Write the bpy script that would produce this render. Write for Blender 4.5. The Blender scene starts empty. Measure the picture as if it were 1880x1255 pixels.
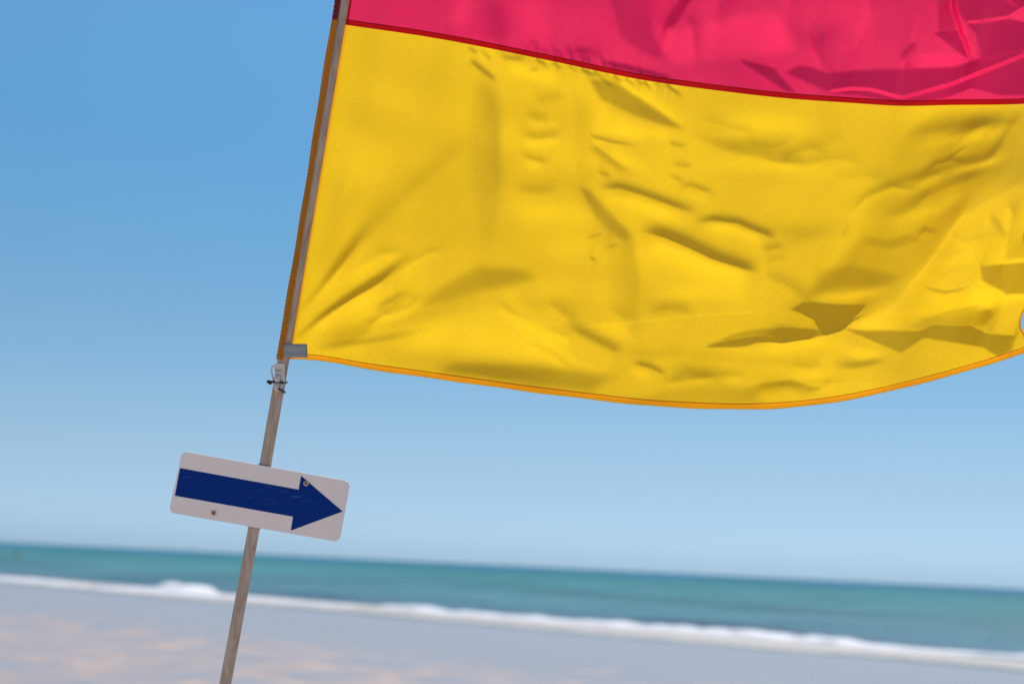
import bpy, bmesh, math, random
import numpy as np
from mathutils import Vector, Matrix

random.seed(7)
rng = np.random.default_rng(11)
scene = bpy.context.scene
COL = scene.collection
R = math.radians

# ------------------------------------------------------------------ camera
CAM_H = 1.95
PITCH, ROLL = R(8.92), R(2.62)
LENS = 50.0
FPX = LENS / 36.0 * 1880.0                     # focal length in photo pixels
CAM = np.array([0.0, 0.0, CAM_H])
FWD = np.array([0.0, math.cos(PITCH), math.sin(PITCH)])
UP0 = np.array([0.0, -math.sin(PITCH), math.cos(PITCH)])
X0 = np.array([1.0, 0.0, 0.0])
RIGHT = math.cos(ROLL) * X0 + math.sin(ROLL) * UP0
UP = -math.sin(ROLL) * X0 + math.cos(ROLL) * UP0
cam_d = bpy.data.cameras.new('camera')
cam = bpy.data.objects.new('camera', cam_d)
COL.objects.link(cam)
M = Matrix.Identity(4)
for i in range(3):
    M[i][0], M[i][1], M[i][2], M[i][3] = RIGHT[i], UP[i], -FWD[i], CAM[i]
cam.matrix_world = M
cam_d.lens, cam_d.sensor_width = LENS, 36.0
cam_d.clip_start, cam_d.clip_end = 0.05, 40000.0
cam_d.dof.use_dof = True
cam_d.dof.focus_distance = 3.12
cam_d.dof.aperture_fstop = 2.2
scene.camera = cam

# ------------------------------------------------------------------ light
SUN_EL, SUN_AZ = R(62.0), R(24.0)               # azimuth: to the right of the view direction (+Y)
SUN_DIR = np.array([math.cos(SUN_EL) * math.sin(SUN_AZ), math.cos(SUN_EL) * math.cos(SUN_AZ), math.sin(SUN_EL)])
world = bpy.data.worlds.new('World')
scene.world = world
world.use_nodes = True
wn, wl = world.node_tree.nodes, world.node_tree.links
wn.clear()
w_out = wn.new('ShaderNodeOutputWorld')
w_bg = wn.new('ShaderNodeBackground')
w_sky = wn.new('ShaderNodeTexSky')
w_sky.sky_type = 'NISHITA'
w_sky.sun_disc = False
w_sky.sun_elevation = SUN_EL
w_sky.sun_rotation = SUN_AZ
w_sky.altitude = 0.0
w_sky.air_density = 0.8
w_sky.dust_density = 0.3
w_sky.ozone_density = 4.0
# the clear, slightly humid air of the coast: a bluish haze belt low over the sea, the same all round, and the camera's white balance
w_tc = wn.new('ShaderNodeTexCoord')
w_sep = wn.new('ShaderNodeSeparateXYZ')
w_ramp = wn.new('ShaderNodeValToRGB')
SKY_TINT = [(0.0, (0.57, 0.83, 1.27)), (0.02, (0.67, 0.88, 1.24)), (0.06, (0.79, 0.89, 1.01)), (0.095, (0.83, 0.945, 0.97)), (0.14, (0.80, 0.99, 0.99)),
            (0.21, (0.73, 1.08, 1.07)), (0.28, (0.72, 1.19, 1.20)), (0.36, (0.84, 1.36, 1.38))]
_e = w_ramp.color_ramp.elements
while len(_e) < len(SKY_TINT): _e.new(0.5)
for _el, (_p, _c) in zip(_e, SKY_TINT):
    _el.position = _p
    _el.color = (*[v / 1.3 for v in _c], 1)
w_mul = wn.new('ShaderNodeMix'); w_mul.data_type = 'RGBA'; w_mul.blend_type = 'MULTIPLY'
w_mul.inputs[0].default_value = 1.0
w_bg.inputs['Strength'].default_value = 0.101
wl.new(w_tc.outputs['Generated'], w_sep.inputs[0])
wl.new(w_sep.outputs[2], w_ramp.inputs[0])
wl.new(w_sky.outputs['Color'], w_mul.inputs[6])
wl.new(w_ramp.outputs['Color'], w_mul.inputs[7])
wl.new(w_mul.outputs[2], w_bg.inputs['Color'])
wl.new(w_bg.outputs['Background'], w_out.inputs['Surface'])
sun_d = bpy.data.lights.new('sun', 'SUN')
sun_d.energy = 4.4
sun_d.angle = R(0.53)
sun_d.color = (1.0, 0.955, 0.88)
sun = bpy.data.objects.new('sun', sun_d)
COL.objects.link(sun)
sun.rotation_euler = Vector(SUN_DIR).to_track_quat('Z', 'Y').to_euler()
scene.view_settings.view_transform = 'Standard'
scene.view_settings.look = 'None'
scene.view_settings.gamma = 1.0
scene.view_settings.use_curve_mapping = False
scene.view_settings.exposure = 0.35
scene.render.engine = 'CYCLES'
scene.cycles.max_bounces = 10
scene.cycles.transmission_bounces = 8
scene.cycles.diffuse_bounces = 6


# ------------------------------------------------------------------ helpers
def unproject(px, py, depth):
    """A photo pixel at a distance along the optical axis, as a world point."""
    px, py, depth = np.asarray(px, float), np.asarray(py, float), np.asarray(depth, float)
    a = ((px - 940.0) / FPX * depth)[..., None] * RIGHT
    b = (-(py - 627.5) / FPX * depth)[..., None] * UP
    return CAM + a + b + depth[..., None] * FWD


def on_ground(px, py, z=0.0):
    d = (px - 940.0) / FPX * RIGHT - (py - 627.5) / FPX * UP + FWD
    return CAM + d * ((z - CAM_H) / d[2])


def tag(o, label=None, cat=None, group=None, kind=None):
    if label: o['label'] = label
    if cat: o['category'] = cat
    if group: o['group'] = group
    if kind: o['kind'] = kind
    return o


def empty(name, loc, label, cat):
    o = bpy.data.objects.new(name, None)
    o.empty_display_size = 0.05
    o.location = loc
    COL.objects.link(o)
    return tag(o, label, cat)


def world_loc(o):
    v = np.zeros(3)
    while o is not None:
        v += np.array(o.location)
        o = o.parent
    return v


def link_mesh(name, me, mat, parent=None, smooth=True):
    me.materials.append(mat)
    if smooth:
        me.polygons.foreach_set('use_smooth', np.ones(len(me.polygons), bool))
    o = bpy.data.objects.new(name, me)
    COL.objects.link(o)
    if parent is not None:
        o.parent = parent
    return o


def grid_mesh(name, P, mat, parent=None, uv=None, flip=False, smooth=True):
    """P: rows x cols x 3 world points."""
    n, m = P.shape[:2]
    off = world_loc(parent) if parent is not None else np.zeros(3)
    v = (P - off).reshape(-1, 3).astype(np.float32)
    idx = np.arange(n * m).reshape(n, m)
    a, b, c, d = idx[:-1, :-1], idx[:-1, 1:], idx[1:, 1:], idx[1:, :-1]
    q = np.stack([a, d, c, b] if flip else [a, b, c, d], -1).reshape(-1, 4).astype(np.int32)
    me = bpy.data.meshes.new(name)
    me.vertices.add(len(v)); me.vertices.foreach_set('co', v.ravel())
    me.loops.add(q.size); me.loops.foreach_set('vertex_index', q.ravel())
    me.polygons.add(len(q))
    me.polygons.foreach_set('loop_start', np.arange(0, q.size, 4, dtype=np.int32))
    me.polygons.foreach_set('loop_total', np.full(len(q), 4, np.int32))
    me.update(calc_edges=True)
    if uv is not None:
        lay = me.uv_layers.new(name='UVMap')
        lay.data.foreach_set('uv', uv.reshape(-1, 2)[q.ravel()].astype(np.float32).ravel())
    return link_mesh(name, me, mat, parent, smooth)


def bm_object(name, bm, mat, parent=None, smooth=False):
    if parent is not None:
        bmesh.ops.translate(bm, verts=bm.verts, vec=Vector(-world_loc(parent)))
    bmesh.ops.recalc_face_normals(bm, faces=bm.faces)
    me = bpy.data.meshes.new(name)
    bm.to_mesh(me); bm.free()
    return link_mesh(name, me, mat, parent, smooth)


def tube(bm, pts, rad, n=16, caps=True, squash=None):
    """A tube through pts (world); rad a number or one per point."""
    pts = [Vector(p) for p in pts]
    rad = [rad] * len(pts) if not hasattr(rad, '__len__') else rad
    rings, prev = [], None
    for i, p in enumerate(pts):
        t = (pts[min(i + 1, len(pts) - 1)] - pts[max(i - 1, 0)]).normalized()
        if prev is None:
            ref = Vector(FWD)
            u = (ref - t * ref.dot(t)).normalized()
        else:
            u = (prev - t * prev.dot(t)).normalized()
        prev = u
        w = t.cross(u)
        rings.append([bm.verts.new(p + (u * math.cos(k * math.tau / n) + w * math.sin(k * math.tau / n)) * rad[i]) for k in range(n)])
    for a, b in zip(rings[:-1], rings[1:]):
        for k in range(n):
            bm.faces.new((a[k], a[(k + 1) % n], b[(k + 1) % n], b[k]))
    if caps:
        bm.faces.new(rings[0][::-1]); bm.faces.new(rings[-1])


def slab(bm, poly, depth0, thick, bevel=0.0):
    """A plate: an outline of (px, py) laid in the view plane at depth0, thick metres deep (front at depth0)."""
    f = [bm.verts.new(unproject(x, y, depth0)) for x, y in poly]
    k = (depth0 + thick) / depth0
    g = [bm.verts.new(unproject(x, y, depth0) + FWD * thick) for x, y in poly]
    n = len(poly)
    ff = bm.faces.new(f)
    gg = bm.faces.new(g[::-1])
    for i in range(n):
        bm.faces.new((f[i], g[i], g[(i + 1) % n], f[(i + 1) % n]))
    if bevel:
        es = list(ff.edges) + list(gg.edges)
        bmesh.ops.bevel(bm, geom=es, offset=bevel, segments=2, affect='EDGES', profile=0.5)


def rounded(poly, r, n=6):
    """The same polygon with rounded corners (radius r in pixels)."""
    out = []
    P = [np.array(p, float) for p in poly]
    for i, p in enumerate(P):
        a, b = P[i - 1] - p, P[(i + 1) % len(P)] - p
        a, b = a / np.linalg.norm(a), b / np.linalg.norm(b)
        p0, p1 = p + a * r, p + b * r
        for k in range(n + 1):
            t = k / n
            out.append(tuple((1 - t) ** 2 * p0 + 2 * t * (1 - t) * p + t * t * p1))
    return out


# ------------------------------------------------------------------ materials
def new_mat(name):
    m = bpy.data.materials.new(name)
    m.use_nodes = True
    nt = m.node_tree
    nt.nodes.clear()
    return m, nt.nodes, nt.links


def N(nodes, kind, **kw):
    n = nodes.new(kind)
    for k, v in kw.items():
        if k in n.inputs: n.inputs[k].default_value = v
        else: setattr(n, k, v)
    return n


def ramp(nodes, stops):
    n = nodes.new('ShaderNodeValToRGB')
    e = n.color_ramp.elements
    while len(e) < len(stops): e.new(0.5)
    for el, (p, c) in zip(e, stops):
        el.position = p
        el.color = (*c, 1) if hasattr(c, '__len__') else (c, c, c, 1)
    return n


def mixc(nodes, links, fac, a, b, mode='MIX'):
    n = nodes.new('ShaderNodeMix'); n.data_type = 'RGBA'; n.blend_type = mode
    for sock, v in ((n.inputs[0], fac), (n.inputs[6], a), (n.inputs[7], b)):
        if hasattr(v, 'is_linked'): links.new(v, sock)
        elif hasattr(v, '__len__'): sock.default_value = (*v, 1)
        else: sock.default_value = v
    return n.outputs[2]


def cloth_mat(name, refl, trans, fac=0.74, gloss=0.012, rough=0.42, weave_glint=1.0):
    m, nd, lk = new_mat(name)
    out = N(nd, 'ShaderNodeOutputMaterial')
    uv = N(nd, 'ShaderNodeTexCoord')
    # weave: fine threads, thicker and thinner yarns along both directions; speckle paints glints into the colour
    wx = N(nd, 'ShaderNodeMapping'); wx.inputs['Scale'].default_value = (1500, 90, 1)
    wy = N(nd, 'ShaderNodeMapping'); wy.inputs['Scale'].default_value = (90, 1500, 1)
    nx = N(nd, 'ShaderNodeTexNoise', Scale=1.0, Detail=2.0)
    ny = N(nd, 'ShaderNodeTexNoise', Scale=1.0, Detail=2.0)
    sp = N(nd, 'ShaderNodeTexNoise', Scale=430.0, Detail=2.0)
    lk.new(uv.outputs['UV'], wx.inputs[0]); lk.new(uv.outputs['UV'], wy.inputs[0]); lk.new(uv.outputs['UV'], sp.inputs['Vector'])
    lk.new(wx.outputs[0], nx.inputs['Vector']); lk.new(wy.outputs[0], ny.inputs['Vector'])
    add = N(nd, 'ShaderNodeMath', operation='ADD')
    lk.new(nx.outputs['Fac'], add.inputs[0]); lk.new(ny.outputs['Fac'], add.inputs[1])
    add2 = N(nd, 'ShaderNodeMath', operation='ADD')
    lk.new(add.outputs[0], add2.inputs[0]); lk.new(sp.outputs['Fac'], add2.inputs[1])
    rp = N(nd, 'ShaderNodeMapRange')
    rp.inputs['From Min'].default_value = 1.0; rp.inputs['From Max'].default_value = 2.0
    rp.inputs['To Min'].default_value = 1.0 - 0.22 * weave_glint; rp.inputs['To Max'].default_value = 1.0 + 0.22 * weave_glint
    lk.new(add2.outputs[0], rp.inputs['Value'])
    # faint grubby stains
    st = N(nd, 'ShaderNodeTexNoise', Scale=3.2, Detail=6.0, Roughness=0.65)
    lk.new(uv.outputs['UV'], st.inputs['Vector'])
    sr = ramp(nd, [(0.3, 0.93), (0.62, 1.0)])
    lk.new(st.outputs['Fac'], sr.inputs[0])
    mul = N(nd, 'ShaderNodeMath', operation='MULTIPLY')
    lk.new(rp.outputs[0], mul.inputs[0]); lk.new(sr.outputs[0], mul.inputs[1])
    comb = N(nd, 'ShaderNodeCombineXYZ')
    for i in range(3): lk.new(mul.outputs[0], comb.inputs[i])
    ct = mixc(nd, lk, 1.0, trans, comb.outputs[0], 'MULTIPLY')
    bump = N(nd, 'ShaderNodeBump', Strength=0.35, Distance=0.0008)
    lk.new(add2.outputs[0], bump.inputs['Height'])
    df = N(nd, 'ShaderNodeBsdfDiffuse', Color=(*refl, 1))
    tr = N(nd, 'ShaderNodeBsdfTranslucent')
    lk.new(ct, tr.inputs['Color'])
    gl = N(nd, 'ShaderNodeBsdfGlossy', Color=(1, 1, 1, 1), Roughness=rough)
    for s in (df, tr, gl): lk.new(bump.outputs[0], s.inputs['Normal'])
    mx = N(nd, 'ShaderNodeMixShader', Fac=fac)
    lk.new(df.outputs[0], mx.inputs[1]); lk.new(tr.outputs[0], mx.inputs[2])
    fr = N(nd, 'ShaderNodeLayerWeight', Blend=0.25)
    fm = N(nd, 'ShaderNodeMath', operation='MULTIPLY_ADD'); fm.inputs[1].default_value = 0.06; fm.inputs[2].default_value = gloss
    lk.new(fr.outputs['Facing'], fm.inputs[0])
    mg = N(nd, 'ShaderNodeMixShader')
    lk.new(fm.outputs[0], mg.inputs['Fac']); lk.new(mx.outputs[0], mg.inputs[1]); lk.new(gl.outputs[0], mg.inputs[2])
    lk.new(mg.outputs[0], out.inputs['Surface'])
    return m


def simple_mat(name, color, rough=0.5, metal=0.0, var=0.15, scale=30.0, bump=0.0, spec=0.5, stretch=(1, 1, 1), tint=None):
    m, nd, lk = new_mat(name)
    out = N(nd, 'ShaderNodeOutputMaterial')
    p = N(nd, 'ShaderNodeBsdfPrincipled', Roughness=rough, Metallic=metal)
    p.inputs['Specular IOR Level'].default_value = spec
    tc = N(nd, 'ShaderNodeTexCoord'); mp = N(nd, 'ShaderNodeMapping'); mp.inputs['Scale'].default_value = stretch
    nz = N(nd, 'ShaderNodeTexNoise', Scale=scale, Detail=5.0, Roughness=0.6)
    lk.new(tc.outputs['Object'], mp.inputs[0]); lk.new(mp.outputs[0], nz.inputs['Vector'])
    lo = tuple(c * (1 - var) for c in (tint or color)); hi = tuple(min(1, c * (1 + var)) for c in color)
    rp = ramp(nd, [(0.35, lo), (0.65, hi)])
    lk.new(nz.outputs['Fac'], rp.inputs[0]); lk.new(rp.outputs[0], p.inputs['Base Color'])
    if bump:
        b = N(nd, 'ShaderNodeBump', Strength=0.4, Distance=bump)
        lk.new(nz.outputs['Fac'], b.inputs['Height']); lk.new(b.outputs[0], p.inputs['Normal'])
    lk.new(p.outputs[0], out.inputs['Surface'])
    return m


Y_T = (0.755, 0.455, 0.003); Y_R = (0.82, 0.50, 0.05)
R_T = (0.70, 0.005, 0.068); R_R = (0.56, 0.022, 0.11)
m_yellow = cloth_mat('yellow nylon', Y_R, Y_T)
m_red = cloth_mat('red nylon', R_R, R_T, weave_glint=1.7, gloss=0.035)
m_hem = cloth_mat('yellow hem, several layers', (0.76, 0.33, 0.004), (0.86, 0.315, 0.001), fac=0.68)
m_fly = cloth_mat('yellow fly hem, two layers', (0.78, 0.44, 0.01), (0.80, 0.42, 0.002))
m_seam = cloth_mat('red seam, several layers', (0.40, 0.0, 0.004), (0.5, 0.0, 0.002), fac=0.5, gloss=0.01)
m_head_y = cloth_mat('yellow heading, several layers', (0.70, 0.32, 0.004), (0.92, 0.40, 0.002), fac=0.6, gloss=0.01)
m_head_r = cloth_mat('red heading, several layers', (0.30, 0.0, 0.01), (0.35, 0.0, 0.01), fac=0.5, gloss=0.02)
m_stitch_y = simple_mat('orange thread', (0.45, 0.15, 0.004), 0.8, var=0.3, scale=900)
m_stitch_hi = simple_mat('yellow thread', (0.8, 0.5, 0.02), 0.8, var=0.3, scale=900)
m_thread_r = simple_mat('dark red thread', (0.30, 0.004, 0.01), 0.8, var=0.3, scale=900)
m_tag = simple_mat('grey woven tag', (0.22, 0.25, 0.29), 0.75, var=0.12, scale=500)
m_tagtext = simple_mat('tag lettering', (0.50, 0.47, 0.40), 0.8, var=0.1, scale=400)
m_black = simple_mat('black cord', (0.008, 0.008, 0.012), 0.6, var=0.3, scale=500)
m_clip = simple_mat('grey white plastic clip', (0.55, 0.48, 0.46), 0.35, var=0.15, scale=120)
m_bolt = simple_mat('dull steel', (0.27, 0.26, 0.25), 0.35, metal=0.7, var=0.25, scale=200)
m_brass = simple_mat('washer metal', (0.42, 0.34, 0.26), 0.4, metal=0.5, var=0.2, scale=300)
m_dark = simple_mat('dark hole', (0.012, 0.01, 0.01), 0.7)


def pole_mat():
    m, nd, lk = new_mat('weathered galvanised pole')
    out = N(nd, 'ShaderNodeOutputMaterial')
    p = N(nd, 'ShaderNodeBsdfPrincipled', Metallic=0.15)
    tc = N(nd, 'ShaderNodeTexCoord')
    mp = N(nd, 'ShaderNodeMapping'); mp.inputs['Scale'].default_value = (90, 90, 9)
    n1 = N(nd, 'ShaderNodeTexNoise', Scale=1.0, Detail=6.0, Roughness=0.65)
    lk.new(tc.outputs['Object'], mp.inputs[0]); lk.new(mp.outputs[0], n1.inputs['Vector'])
    base = ramp(nd, [(0.3, (0.27, 0.198, 0.152)), (0.5, (0.375, 0.285, 0.23)), (0.72, (0.47, 0.38, 0.325))])
    lk.new(n1.outputs['Fac'], base.inputs[0])
    n2 = N(nd, 'ShaderNodeTexNoise', Scale=75.0, Detail=4.0, Roughness=0.7)
    mp2 = N(nd, 'ShaderNodeMapping'); mp2.inputs['Scale'].default_value = (1, 1, 0.35)
    lk.new(tc.outputs['Object'], mp2.inputs[0]); lk.new(mp2.outputs[0], n2.inputs['Vector'])
    pits = ramp(nd, [(0.68, 0.0), (0.74, 1.0)])
    lk.new(n2.outputs['Fac'], pits.inputs[0])
    c = mixc(nd, lk, pits.outputs[0], base.outputs[0], (0.06, 0.035, 0.025))
    lk.new(c, p.inputs['Base Color'])
    rr = ramp(nd, [(0.3, 0.62), (0.7, 0.42)])
    lk.new(n1.outputs['Fac'], rr.inputs[0]); lk.new(rr.outputs[0], p.inputs['Roughness'])
    b = N(nd, 'ShaderNodeBump', Strength=0.25, Distance=0.001)
    lk.new(n2.outputs['Fac'], b.inputs['Height']); lk.new(b.outputs[0], p.inputs['Normal'])
    lk.new(p.outputs[0], out.inputs['Surface'])
    return m


m_pole = pole_mat()

# ------------------------------------------------------------------ the shore: where the water meets the sand
SEA_Z = 0.0
p_left, p_right = on_ground(0, 1068), on_ground(1880, 1229)
SH_O = p_left[:2]
SH_A = (p_right - p_left)[:2]; SH_LEN = np.linalg.norm(SH_A); SH_A = SH_A / SH_LEN     # along the shore, to the right
SH_B = np.array([-SH_A[1], SH_A[0]])                                                   # out to sea


def shore_xy(a, b):
    return SH_O[0] + a * SH_A[0] + b * SH_B[0], SH_O[1] + a * SH_A[1] + b * SH_B[1]


def shore_ab(p):
    d = np.asarray(p[:2]) - SH_O
    return d @ SH_A, d @ SH_B


cam_a, cam_b = shore_ab(CAM)
print('shore', p_left, p_right, SH_LEN, 'cam', cam_a, cam_b)


def fbm1(x, seed, base, octaves=4):
    r = np.random.default_rng(seed)
    out = np.zeros_like(x, dtype=float)
    amp = 1.0
    for o in range(octaves):
        for k in range(3):
            out += amp / 3 * np.sin(x * base * (0.7 + 0.6 * r.random()) + r.random() * 6.283)
        base *= 2.1; amp *= 0.5
    return out


def axis(fine0, fine1, step, far0, far1, grow=1.22):
    v = list(np.arange(fine0, fine1 + step, step))
    s = step
    while v[-1] < far1: s *= grow; v.append(v[-1] + s)
    s = step
    while v[0] > far0: s *= grow; v.insert(0, v[0] - s)
    return np.array(v)


def edge_b(a):
    """How far up or down the shore the swash edge wanders."""
    return 0.9 * fbm1(a, 3, 0.11) + 0.25 * fbm1(a, 4, 0.7)


def sand_z(b):
    return np.where(b < 0, -b * 0.004, -b * 0.02)


# sand
A = axis(-40, SH_LEN + 40, 1.0, -9000, 9000)
B = axis(cam_b - 12, 4, 0.35, -1500, 30)
AA, BB = np.meshgrid(A, B)
ZZ = sand_z(BB) + 0.008 * np.sin(BB * 3.1 + 1.5 * np.sin(AA * 0.31)) * np.clip(-BB / 12 - 0.3, 0, 1) + 0.012 * np.sin(AA * 0.37 + BB * 0.9) * np.clip(-BB / 10, 0, 1)
XX, YY = shore_xy(AA, BB)


def sand_mat():
    m, nd, lk = new_mat('wet rippled sand')
    out = N(nd, 'ShaderNodeOutputMaterial')
    p = N(nd, 'ShaderNodeBsdfPrincipled')
    uv = N(nd, 'ShaderNodeTexCoord')
    sep = N(nd, 'ShaderNodeSeparateXYZ'); lk.new(uv.outputs['UV'], sep.inputs[0])
    # large patches of standing film between slightly drier crests, drawn out along the shore
    mp = N(nd, 'ShaderNodeMapping'); mp.inputs['Scale'].default_value = (0.62, 0.7, 1)
    n1 = N(nd, 'ShaderNodeTexNoise', Scale=1.0, Detail=6.0, Roughness=0.62, Distortion=0.6)
    lk.new(uv.outputs['UV'], mp.inputs[0]); lk.new(mp.outputs[0], n1.inputs['Vector'])
    mp2 = N(nd, 'ShaderNodeMapping'); mp2.inputs['Scale'].default_value = (1.3, 1.0, 1)
    n2 = N(nd, 'ShaderNodeTexNoise', Scale=1.0, Detail=5.0, Roughness=0.6)
    lk.new(uv.outputs['UV'], mp2.inputs[0]); lk.new(mp2.outputs[0], n2.inputs['Vector'])
    # wetness: 1 close to the water, patchy further up
    near = N(nd, 'ShaderNodeMapRange'); near.inputs['From Min'].default_value = -17.0; near.inputs['From Max'].default_value = -5.0
    lk.new(sep.outputs[1], near.inputs['Value'])
    s = N(nd, 'ShaderNodeMath', operation='MULTIPLY_ADD'); s.inputs[1].default_value = 0.55
    lk.new(n1.outputs['Fac'], s.inputs[0])
    s2 = N(nd, 'ShaderNodeMath', operation='MULTIPLY'); s2.inputs[1].default_value = 0.5
    lk.new(n2.outputs['Fac'], s2.inputs[0]); lk.new(s2.outputs[0], s.inputs[2])
    t = N(nd, 'ShaderNodeMath', operation='MULTIPLY_ADD'); t.inputs[1].default_value = 0.28
    lk.new(near.outputs[0], t.inputs[0]); lk.new(s.outputs[0], t.inputs[2])
    wet = ramp(nd, [(0.42, 0.0), (0.60, 1.0)])
    lk.new(t.outputs[0], wet.inputs[0])
    col = mixc(nd, lk, wet.outputs[0], (0.38, 0.27, 0.222), (0.285, 0.236, 0.228))
    dry = N(nd, 'ShaderNodeMapRange'); dry.inputs['From Min'].default_value = -26.0; dry.inputs['From Max'].default_value = -32.0
    lk.new(sep.outputs[1], dry.inputs['Value'])
    col = mixc(nd, lk, dry.outputs[0], col, (0.54, 0.44, 0.36))          # unseen dry sand up the beach, made pale to bounce fill light forward
    grain = N(nd, 'ShaderNodeTexNoise', Scale=6.0, Detail=8.0, Roughness=0.7)
    lk.new(uv.outputs['UV'], grain.inputs['Vector'])
    gr = ramp(nd, [(0.3, 0.82), (0.7, 1.08)]); lk.new(grain.outputs['Fac'], gr.inputs[0])
    col = mixc(nd, lk, 1.0, col, gr.outputs[0], 'MULTIPLY')
    lk.new(col, p.inputs['Base Color'])
    rr = ramp(nd, [(0.0, 0.55), (1.0, 0.26)]); lk.new(wet.outputs[0], rr.inputs[0])
    rmx = N(nd, 'ShaderNodeMix'); rmx.data_type = 'FLOAT'; rmx.inputs[3].default_value = 0.9
    lk.new(dry.outputs[0], rmx.inputs[0]); lk.new(rr.outputs[0], rmx.inputs[2]); lk.new(rmx.outputs[0], p.inputs['Roughness'])
    b = N(nd, 'ShaderNodeBump', Strength=0.5, Distance=0.01); lk.new(n2.outputs['Fac'], b.inputs['Height']); lk.new(b.outputs[0], p.inputs['Normal'])
    lk.new(p.outputs[0], out.inputs['Surface'])
    return m


sand = grid_mesh('beach_sand', np.stack([XX, YY, ZZ], -1), sand_mat(), uv=np.stack([AA, BB], -1), flip=False)
tag(sand, 'wide flat beach of wet pinkish sand with puddles reflecting the sky', kind='structure')

# sea
A = axis(-30, SH_LEN + 30, 0.6, -14000, 14000, 1.2)
B = axis(-0.6, 90, 0.35, -0.6, 16000, 1.12)
AA, BB = np.meshgrid(A, B)
ed = edge_b(A)[None, :]
BB = BB + ed * np.clip(1 - BB / 6, 0, 1)
fade = np.clip(1 - (BB - 60) / 120, 0, 1) * np.clip((BB - 1) / 6, 0, 1)
Zs = np.zeros_like(BB)
for i in range(14):
    lam = 2.5 + 14 * rng.random() ** 1.5
    th = rng.normal(0, 0.35)
    k = 6.283 / lam
    Zs += fade * 0.0065 * lam ** 0.8 * np.sin(k * (BB * math.cos(th) + AA * math.sin(th)) + rng.random() * 6.28)


def swell(b0, amp, back, front, a_lo, a_hi, seed):
    """A shoaling swell: long back, steep shoreward face."""
    c = b0 + 0.6 * fbm1(A, seed, 0.09)[None, :]
    d = BB - c
    prof = np.where(d > 0, np.exp(-(d / back) ** 2), np.exp(-(d / front) ** 2))
    m = np.clip((A - a_lo) / 5, 0, 1) * np.clip((a_hi - A) / 5, 0, 1)
    return amp * (0.75 + 0.25 * fbm1(A, seed + 1, 0.2)[None, :]) * m[None, :] * prof


Zs += swell(7.5, 0.26, 3.0, 1.1, 4, 16, 40) + swell(7.0, 0.30, 2.6, 1.0, 30, 45, 42) + swell(24, 0.16, 5, 2.5, -40, 80, 44) + swell(45, 0.16, 8, 4, -60, 100, 46)
Zs += SEA_Z + 0.012
XX, YY = shore_xy(AA, BB)


def sea_mat():
    m, nd, lk = new_mat('sea water')
    out = N(nd, 'ShaderNodeOutputMaterial')
    p = N(nd, 'ShaderNodeBsdfPrincipled', Roughness=0.35, IOR=1.33)
    uv = N(nd, 'ShaderNodeTexCoord')
    sep = N(nd, 'ShaderNodeSeparateXYZ'); lk.new(uv.outputs['UV'], sep.inputs[0])
    lg = N(nd, 'ShaderNodeMath', operation='LOGARITHM'); lg.inputs[1].default_value = 10.0
    mx = N(nd, 'ShaderNodeMath', operation='MAXIMUM'); mx.inputs[1].default_value = 1.0
    lk.new(sep.outputs[1], mx.inputs[0]); lk.new(mx.outputs[0], lg.inputs[0])
    sc = N(nd, 'ShaderNodeMath', operation='DIVIDE'); sc.inputs[1].default_value = 4.0
    lk.new(lg.outputs[0], sc.inputs[0])
    # water over sand is milky and pale, deeper water teal, then blue
    depth = ramp(nd, [(0.0, (0.15, 0.19, 0.19)), (0.2, (0.075, 0.145, 0.20)), (0.36, (0.070, 0.175, 0.195)), (0.5, (0.045, 0.17, 0.17)), (0.62, (0.008, 0.120, 0.135)), (0.8, (0.002, 0.07, 0.15))])
    lk.new(sc.outputs[0], depth.inputs[0])
    mp = N(nd, 'ShaderNodeMapping'); mp.inputs['Scale'].default_value = (0.02, 0.05, 1)
    n0 = N(nd, 'ShaderNodeTexNoise', Scale=1.0, Detail=4.0)
    lk.new(uv.outputs['UV'], mp.inputs[0]); lk.new(mp.outputs[0], n0.inputs['Vector'])
    pr = ramp(nd, [(0.36, 0.66), (0.64, 1.25)]); lk.new(n0.outputs['Fac'], pr.inputs[0])
    lk.new(mixc(nd, lk, 1.0, depth.outputs[0], pr.outputs[0], 'MULTIPLY'), p.inputs['Base Color'])
    mp1 = N(nd, 'ShaderNodeMapping'); mp1.inputs['Scale'].default_value = (0.8, 2.0, 1)
    n1 = N(nd, 'ShaderNodeTexNoise', Scale=1.0, Detail=6.0, Roughness=0.6)
    lk.new(uv.outputs['UV'], mp1.inputs[0]); lk.new(mp1.outputs[0], n1.inputs['Vector'])
    b = N(nd, 'ShaderNodeBump', Strength=1.0, Distance=0.35)
    lk.new(n1.outputs['Fac'], b.inputs['Height']); lk.new(b.outputs[0], p.inputs['Normal'])
    p.inputs['Specular IOR Level'].default_value = 0.16
    lk.new(p.outputs[0], out.inputs['Surface'])
    return m


sea = grid_mesh('sea', np.stack([XX, YY, Zs], -1), sea_mat(), uv=np.stack([AA, BB], -1))
tag(sea, 'teal sea running out to a straight blue horizon', kind='structure')


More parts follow.
